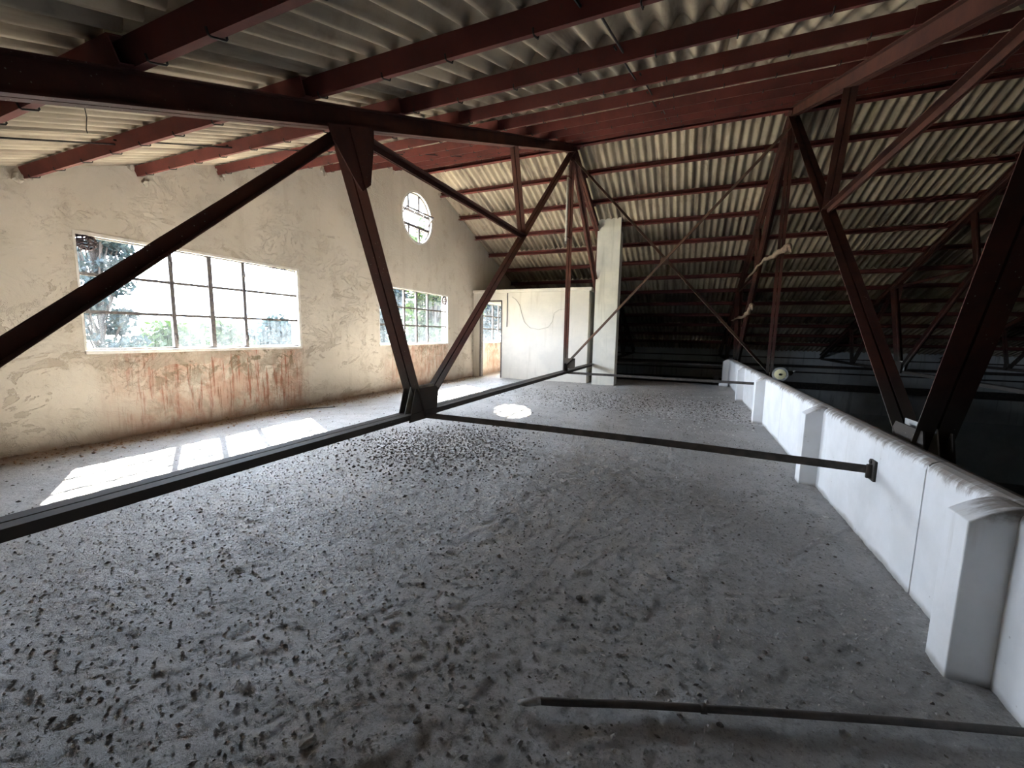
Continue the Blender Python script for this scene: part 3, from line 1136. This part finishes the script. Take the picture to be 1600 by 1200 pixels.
def lathe(name, prof_, mat, parent, n=24, rot=None, off=Vector((0, 0, 0))):
    v, f = [], []
    for r, z in prof_:
        for k in range(n):
            p = Vector((r * math.cos(2 * math.pi * k / n), r * math.sin(2 * math.pi * k / n), z))
            v.append((rot @ p if rot else p) + off)
    for i in range(len(prof_) - 1):
        for k in range(n):
            f.append((i * n + k, i * n + (k + 1) % n, (i + 1) * n + (k + 1) % n, (i + 1) * n + k))
    f += [tuple(range(n - 1, -1, -1)), tuple(range((len(prof_) - 1) * n, len(prof_) * n))]
    return MB().add(v, f).build(name, mat, parent, False)


HUB = Vector((0, 0, 0.115))
lathe("lamp_shell", [(0.03, -0.22), (0.075, -0.18), (0.10, -0.08), (0.115, 0.0), (0.118, 0.03), (0.085, 0.03)], M['lamp'], root, rot=qrot, off=HUB)
lathe("lamp_face", [(0.086, 0.012), (0.084, 0.034), (0.05, 0.040), (0.012, 0.042)], M['face'], root, rot=qrot, off=HUB)
lathe("lamp_bulb", [(0.018, 0.04), (0.018, 0.055), (0.006, 0.06)], M['black'], root, rot=qrot, off=HUB)
MB().box((-0.02, -0.05, -0.01), (0.02, 0.05, 0.012)).box((-0.012, -0.012, 0), (0.012, 0.012, 0.09)).build("bracket", M['tie'], root)
side_ = Vector((ax.y * -1, ax.x, 0))
w0 = HUB - ax * 0.03
flap = [w0 + side_ * 0.11 + Vector((0, 0, 0.06)), w0 + side_ * 0.21 + Vector((0, 0, 0.075)), w0 + side_ * 0.16 + Vector((0, 0, -0.01)), w0 + side_ * 0.10 + Vector((0, 0, -0.05))]
fl2 = [p - ax * 0.006 for p in flap]
MB().add(flap + fl2, [(0, 1, 2, 3), (7, 6, 5, 4), (0, 4, 5, 1), (1, 5, 6, 2), (2, 6, 7, 3), (3, 7, 4, 0)]).build("plastic_wrap", M['lamp'], root)

# hanging wire under the overhead roof slope
p = pix(132, 170, 1, 1.6)
wr = MB().tube([p + Vector((0, 0, 0.12)), p + Vector((0.004, 0, 0)), p + Vector((-0.006, 0.01, -0.05)), p + Vector((0.008, 0, -0.09)), p + Vector((-0.004, 0, -0.13)), p + Vector((0.006, 0, -0.16))], 0.0025, 5)
tag(wr.build("hanging_wire", M['hook']), "short kinked wire dangling from the roof sheets above the long window", "wire")

# conduit and loose cable on the partition
tag(MB().tube([(1.30, PY - 0.018, 2.88), (1.30, PY - 0.018, 1.75)], 0.013, 6).build("wall_conduit", M['iron']), "thin dark conduit running down the partition beside the doorway", "conduit")
pp = [pix(x, y, 1, PY - 0.02) for x, y in ((800, 464), (806, 468), (812, 477), (815, 490), (819, 503), (828, 512), (842, 515), (857, 511), (863, 502), (866, 489), (874, 484), (882, 483))]
tag(MB().tube(pp, 0.007, 5).build("loose_cable", M['pipe']), "pale loose cable looping across the partition wall", "cable")

# ------------------------------------------------------------------ wasp nests in the window corners
def nest(px, py, r, lab, sub=6):
    c = pix(px, py, 0, -0.02)
    root = empty("wasp_nest", c, label=lab, cat="nest", group="dark wasp nests in the window corners")
    m = MB()
    for k in range(sub):
        t = (k + 0.5) / sub * 2 - 1
        rr = r * math.sqrt(1 - t * t)
        pts = []
        for j in range(19):
            a = 2 * math.pi * j / 18
            pts.append((rr * 0.28 * math.cos(a) + random.uniform(-1, 1) * r * 0.04, rr * 1.0 * math.sin(a), t * r * 0.9 + random.uniform(-1, 1) * r * 0.09 + 0.12 * r * math.sin(a * 1.5 + k)))
        m.tube(pts, r * 0.075, 5)
    m.build("comb_layers", M['nest'], root, True)
    o = MB()
    for q in (0.0, math.pi / 2, math.pi / 4):
        o.tube([(0.3 * r * math.cos(a) * math.sin(q), r * math.cos(a) * math.cos(q * 0.9), r * 0.95 * math.sin(a)) for a in (2 * math.pi * j / 20 for j in range(21))], r * 0.07, 5)
    o.build("outer_rim", M['nest'], root, True)
    return root


nest(134, 378, 0.105, "larger dark round layered nest in the upper corner of the rust-streaked window", 7)
nest(429, 423, 0.06, "small dark nest under the head of the rust-streaked window, beside its twin", 4)
nest(443, 425, 0.065, "small dark nest at the far top corner of the rust-streaked window", 4)
nest(694, 470, 0.13, "dark round nest in the top corner of the grimy window below the round window", 5)

# ------------------------------------------------------------------ rods, block and debris on the floor
def on_floor(x, y): return float(floor_h(np.array([x]), np.array([y]))[0])


rp = [(6.445, 1.385, 0.018), (6.475, 1.378, 0.035), (6.52, 1.40, 0.042), (6.62, 1.448, 0.032), (6.9, 1.565, 0.030), (7.13, 1.65, 0.030), (7.37, 1.735, 0.034), (7.8, 1.888, 0.036), (8.27, 2.045, 0.036)]
root = empty("floor_rod", rp[0], label="bent rusty steel rod lying on the floor against the near pier's foot", cat="rod")
o0 = Vector(rp[0])
MB().tube([Vector(q) - o0 for q in rp], [0.008, 0.012] + [0.0145] * 7, 9).build("rod_bar", M['tie'], root, True)
MB().tube([Vector(q) - o0 for q in ((7.12, 1.647, 0.030), (7.14, 1.654, 0.030))], 0.019, 9).build("coupling_ring", M['tie'], root, True)
MB().tube([Vector(q) - o0 for q in ((6.443, 1.386, 0.016), (6.478, 1.379, 0.037), (6.53, 1.404, 0.0425))], [0.010, 0.0140, 0.0155], 9).build("pale_tip", M['greyclod'], root, True)
a, b = pix(437, 644, 2, 0), pix(524, 637, 2, 0)
st = MB().tube([(a.x, a.y, 0.016), ((a.x + b.x) / 2, (a.y + b.y) / 2, 0.022), (b.x, b.y, 0.018)], 0.009, 6).build("thin_stick", M['tie'])
tag(st, "thin dark stick lying along the foot of the gable wall", "stick")
blk = bevel(MB().box((7.97, 14.25, -0.006), (8.22, 14.40, 0.11)).build("white_block", M['parapet']), 0.012)
tag(blk, "small white masonry block at the far end of the floor by the parapet", "block")


def clod_mesh(seed, flat=0.6):
    r = random.Random(seed)
    bm = bmesh.new()
    bmesh.ops.create_icosphere(bm, subdivisions=2, radius=1.0)
    for v in bm.verts:
        v.co *= r.uniform(0.72, 1.2)
        v.co.z *= flat
    me = bpy.data.meshes.new("clod")
    bm.to_mesh(me)
    bm.free()
    return me


CM = {}
for mk in ('clod', 'greyclod', 'chip', 'mortar'):
    CM[mk] = []
    for k in range(4):
        me = clod_mesh(k + len(mk) * 10, 0.62 if mk != 'chip' else 0.35)
        me.materials.append(M[mk])
        CM[mk].append(me)


for k in range(1, 13):
    for sg in (-1, 1):
        y = YR + sg * k * 1.06
        if 0.5 < y < 14.5:
            for q in range(4):
                o = link("mortar_patch", random.choice(CM['mortar']), None, gw)
                o.location = (random.uniform(0.0, 0.015), y + random.uniform(-0.09, 0.09), zp(y) + random.uniform(-0.06, 0.15))
                o.scale = (0.028, random.uniform(0.03, 0.06), random.uniform(0.04, 0.09))
                o.rotation_euler = (random.uniform(0, 6), 0, 0)


def scatter(mk, px, py, r, name, lab, cat, group):
    p = pix(px, py, 2, 0)
    o = link(name, random.choice(CM[mk]))
    z = on_floor(p.x, p.y)
    o.location = (p.x, p.y, z + r * 0.25)
    r *= 0.72
    o.scale = (r * random.uniform(0.8, 1.3), r * random.uniform(0.8, 1.3), r * random.uniform(0.7, 1.1))
    o.rotation_euler = (0, 0, random.uniform(0, 6.28))
    return tag(o, lab, cat, group)


BIG = [(480, 1160, .035), (548, 1163, .012), (652, 1130, .018), (655, 1120, .014), (525, 797, .02), (745, 768, .022), (822, 822, .018), (660, 912, .016), (700, 908, .014),
       (910, 745, .018), (960, 980, .014), (780, 870, .02), (800, 888, .02), (905, 935, .022), (1045, 905, .016), (1160, 928, .012), (1195, 1020, .02), (1260, 1030, .018),
       (1320, 1150, .022), (1125, 1132, .016), (1062, 1118, .014), (735, 1105, .022), (640, 735, .022), (660, 733, .026), (720, 745, .02), (700, 740, .022), (600, 722, .024),
       (575, 715, .022), (770, 735, .018), (735, 715, .024), (690, 690, .022), (640, 700, .022), (615, 690, .02), (760, 700, .02), (790, 690, .018), (1305, 870, .014), (1155, 905, .014), (340, 835, .016), (295, 905, .022), (110, 1090, .02)]
for i, (px, py, r) in enumerate(BIG):
    scatter('clod' if i % 3 else 'greyclod', px, py, r, "dirt_clod", "dark crumbly dirt clod lying on the dusty concrete floor", "clod", "dirt clods on the floor")
CHIPS = [(720, 1105, .016), (372, 1065, .010), (890, 1180, .012), (1092, 748, .016), (1130, 764, .014), (1200, 768, .03), (1215, 765, .022), (1160, 884, .010), (1175, 880, .008), (1150, 935, .008),
         (645, 760, .03), (1100, 668, .02), (1112, 672, .025), (1005, 655, .03), (975, 640, .03), (1140, 693, .03), (990, 600 + 25, .03), (1290, 808, .03), (1320, 1145, .014), (520, 800, .018)]
for px, py, r in CHIPS:
    scatter('chip', px, py, r, "plaster_chip", "small white plaster chip lying on the dusty concrete floor", "chip", "white chips on the floor")


OCC = {}
CELL = 0.05


def occupy(x, y, r, top):
    OCC.setdefault((int(x // CELL), int(y // CELL)), []).append((x, y, r, top))


def blocked(x, y, r):
    """height of what already lies under a crumb of radius r, or None if the spot is free"""
    t, n = None, 2
    cx, cy = int(x // CELL), int(y // CELL)
    for i in range(cx - n, cx + n + 1):
        for j in range(cy - n, cy + n + 1):
            for (a, b, q, top) in OCC.get((i, j), ()):
                if (a - x) ** 2 + (b - y) ** 2 < (r + q) ** 2:
                    t = top if t is None else max(t, top)
    return t


for q0, q1 in ((a, b), *zip([Vector(p) for p in rp[:-1]], [Vector(p) for p in rp[1:]])):
    m_ = max(2, int((Vector(q1) - Vector(q0)).length / 0.02))
    for k in range(m_ + 1):
        p_ = Vector(q0).lerp(Vector(q1), k / m_)
        occupy(p_.x, p_.y, 0.02, 9.0)
for o_ in [o for o in COL.objects if o.name.split(".")[0] in ("dirt_clod", "plaster_chip")]:
    occupy(o_.location.x, o_.location.y, 1.25 * max(o_.scale), 9.0)


def litter(name, n, draw, mat, label, rmin, rmax, parent=None, tries=6):
    base = [(1, 0, 0), (-1, 0, 0), (0, 1, 0), (0, -1, 0), (0, 0, 1), (0, 0, -0.6)]
    fc = [(0, 2, 4), (2, 1, 4), (1, 3, 4), (3, 0, 4), (2, 0, 5), (1, 2, 5), (3, 1, 5), (0, 3, 5)]

    def inside(p):
        return 0.03 < p[0] < XP - 0.17 and 0.2 < p[1] < Y_FLOOR_END - 0.05 and not (p[0] < 5.05 and p[1] > 12.55)
    spots, first = [], [draw() for _ in range(n)]
    for p in first:
        r = rmin + (rmax - rmin) * rng.random() ** 2.5
        sx, sy, sz = r * rng.uniform(0.7, 1.5), r * rng.uniform(0.6, 1.1), r * rng.uniform(0.5, 0.9)
        R = 1.2 * max(sx, sy)
        if not inside(p):
            continue
        t = blocked(p[0], p[1], R)
        for k in range(tries):
            if t is None:
                break
            q = draw()
            if inside(q):
                p, t = q, blocked(q[0], q[1], R)
        if t is not None and t > 0.05:      # no free place: nothing is left lying in another crumb
            continue
        spots.append((p[0], p[1], t, r, sx, sy, sz, R))
        occupy(p[0], p[1], R, (t if t is not None else 0.012) + 1.9 * sz)
    Z = floor_h(np.array([p[0] for p in spots]), np.array([p[1] for p in spots]))
    mb = MB()
    for (x, y, t, r, sx, sy, sz, R), z in zip(spots, Z):
        a = rng.random() * 6.28
        ca, sa = math.cos(a), math.sin(a)
        z0 = z + sz * 0.3 if t is None else max(z, t) + sz * 0.75
        vs = []
        for bx_, by_, bz_ in base:
            j = rng.uniform(0.75, 1.2)
            u_, w_ = bx_ * sx * j, by_ * sy * j
            vs.append((x + u_ * ca - w_ * sa, y + u_ * sa + w_ * ca, z0 + bz_ * sz))
        mb.add(vs, fc)
    o = link(name, mesh(name, mb.v, mb.f), mat, parent)
    return tag(o, label, "debris", kind="stuff")


def ell(cx, cy, sx, sy): return lambda: (rng.normal(cx, sx), rng.normal(cy, sy))


def roost():
    t = rng.random()
    return (rng.normal(4.15, 0.42), rng.normal(4.55, 0.50)) if t < 0.75 else (rng.normal(3.8, 0.6), rng.normal(4.3, 0.5))


litter("dropping_pile", 5200, roost, M['clod'], "dark pile of crumbled droppings under the truss foot", 0.006, 0.024, None, 1)
litter("dropping_crumbs", 900, roost, M['chip'], "white dried droppings scattered through the dark pile", 0.006, 0.018, None, 1)
litter("fallen_plaster", 1500, lambda: (abs(rng.normal(0, 0.22)) + 0.03, rng.uniform(0.3, 14)), M['rag'], "reddish plaster crumbs fallen along the gable wall foot", 0.006, 0.028)
litter("dark_crumbs", 5200, lambda: (rng.uniform(0.1, XP), 0.3 + 14.0 * rng.random() ** 1.1), M['clod'], "dark crumbs sprinkled over the whole floor", 0.003, 0.014)
litter("grey_grit", 24000, lambda: (rng.uniform(2.5, XP), 0.4 + 6.5 * rng.random() ** 1.4), M['greyclod'], "grey grit sprinkled over the floor near the parapet", 0.002, 0.013)
litter("far_droppings", 2200, lambda: (rng.normal(6.0, 1.6), rng.normal(9.6, 0.75)), M['clod'], "dark band of droppings below the ridge of the roof", 0.008, 0.026)
litter("white_litter", 1300, lambda: (rng.normal(6.2, 1.5), rng.normal(8.8, 1.8)), M['chip'], "white crumbs scattered over the far half of the floor", 0.006, 0.026)

# ------------------------------------------------------------------ outdoors: ground and trees beyond the windows
tag(MB().box((-1500, -1500, Z_LOW - 0.6), (1500, 1500, Z_LOW - 0.3)).build("ground_outside", M['ground']), "grassy ground outside the gable windows", kind="structure")


def tree(x, y, h, rx, mat, nleaf, leaf, lab, blobs=None, trunk_r=0.18, feathery=False, name="leafy_tree"):
    rng = np.random.default_rng(int(abs(x) * 100 + abs(y) * 7))
    root = empty(name, (x, y, Z_LOW - 0.3), label=lab, cat="tree", group="trees outside the windows")
    tr = MB().tube([(0, 0, 0), (0.1, 0, h * 0.4), (-0.1, 0.1, h * 0.92)], [trunk_r, trunk_r * 0.7, trunk_r * 0.2], 8)
    centres = []
    nb = blobs or 16
    for k in range(nb):
        t = 0.22 + 0.78 * (k + rng.random()) / nb
        a = rng.uniform(0, 6.28)
        rr = rx * rng.uniform(0.35, 1.0) * (math.sin(math.pi * min(1, t * 0.85 + 0.12)) if not feathery else (1.15 - 0.75 * t))
        c = Vector((math.cos(a) * rr, math.sin(a) * rr, h * t * (1.0 if not feathery else 0.98)))
        centres.append((c, rx * rng.uniform(0.28, 0.5) * (0.75 if feathery else 1.0)))
        tr.tube([(0, 0, c.z * 0.75), c * 0.6 + Vector((0, 0, c.z * 0.3)), c], [trunk_r * 0.35, trunk_r * 0.2, 0.02], 5)
    tr.build("trunk", M['bark'], root)
    vs, fs = [], []
    for _ in range(nleaf):
        c, br = centres[rng.integers(nb)]
        p = rng.normal(0, 1, 3)
        p = p / np.linalg.norm(p) * br * rng.uniform(0.35, 1.0)
        if feathery:
            p[2] *= 0.45
        q = Vector(p) + c
        s_ = leaf * rng.uniform(0.6, 1.4)
        d = Vector(rng.normal(0, 1, 3)).normalized()
        e = d.orthogonal().normalized() * s_ * 0.42
        n = len(vs)
        vs += [q - d * s_, q + e, q + d * s_, q - e]
        fs.append((n, n + 1, n + 2, n + 3))
    o = link("foliage", mesh("foliage", vs, fs), mat, root)
    o["kind"] = "stuff"
    return root


TREES = [
    (-9.5, 6.55, 11.5, 1.5, 'leafb', 9000, 0.11, "feathery blue-green pine close outside the rust-streaked window", 90, 0.1, True, "pine_tree"),
    (-17, 12.4, 5.7, 2.5, 'leaf', 12000, 0.20, "round bright green tree behind the pine", 40, 0.2, False, "leafy_tree"),
    (-22.5, 18.0, 6.0, 2.6, 'leaf', 9000, 0.28, "green tree next beyond the round bright green tree", 36, 0.2, False, "leafy_tree"),
    (-29.5, 27.8, 6.4, 3.3, 'leafb', 9000, 0.34, "distant bluish tree seen through the two casements", 36, 0.2, False, "leafy_tree"),
    (-28, 36.0, 6.6, 4.0, 'leafb', 9000, 0.34, "distant bluish tree showing past the casements", 36, 0.2, False, "leafy_tree"),
    (-15.5, 28.0, 13.5, 3.2, 'leafb', 14000, 0.22, "tall dense tree filling the near half of the grimy window", 46, 0.26, False, "leafy_tree"),
    (-7.5, 21.5, 12.0, 2.9, 'leaf', 12000, 0.20, "tall green tree filling the far half of the grimy window", 44, 0.26, False, "leafy_tree"),
    (-11, 36.9, 13.0, 3.2, 'leafb', 11000, 0.22, "tall tree seen through the doorway window", 44, 0.26, False, "leafy_tree"),
    (-42, 46, 7.0, 6.0, 'leaf', 8000, 0.5, "wide dark tree farthest off behind the bluish trees", 36, 0.3, False, "leafy_tree"),
    (-22, 46, 14.0, 3.4, 'leafb', 10000, 0.3, "tall bluish tree behind the grimy window's two trees", 40, 0.26, False, "leafy_tree"),
]
for (x, y, h, rx, mk, n, lf, lab, nb, trr, fe, nm) in TREES:
    tree(x, y, h, rx, M[mk], n, lf, lab, nb, trr, fe, nm)
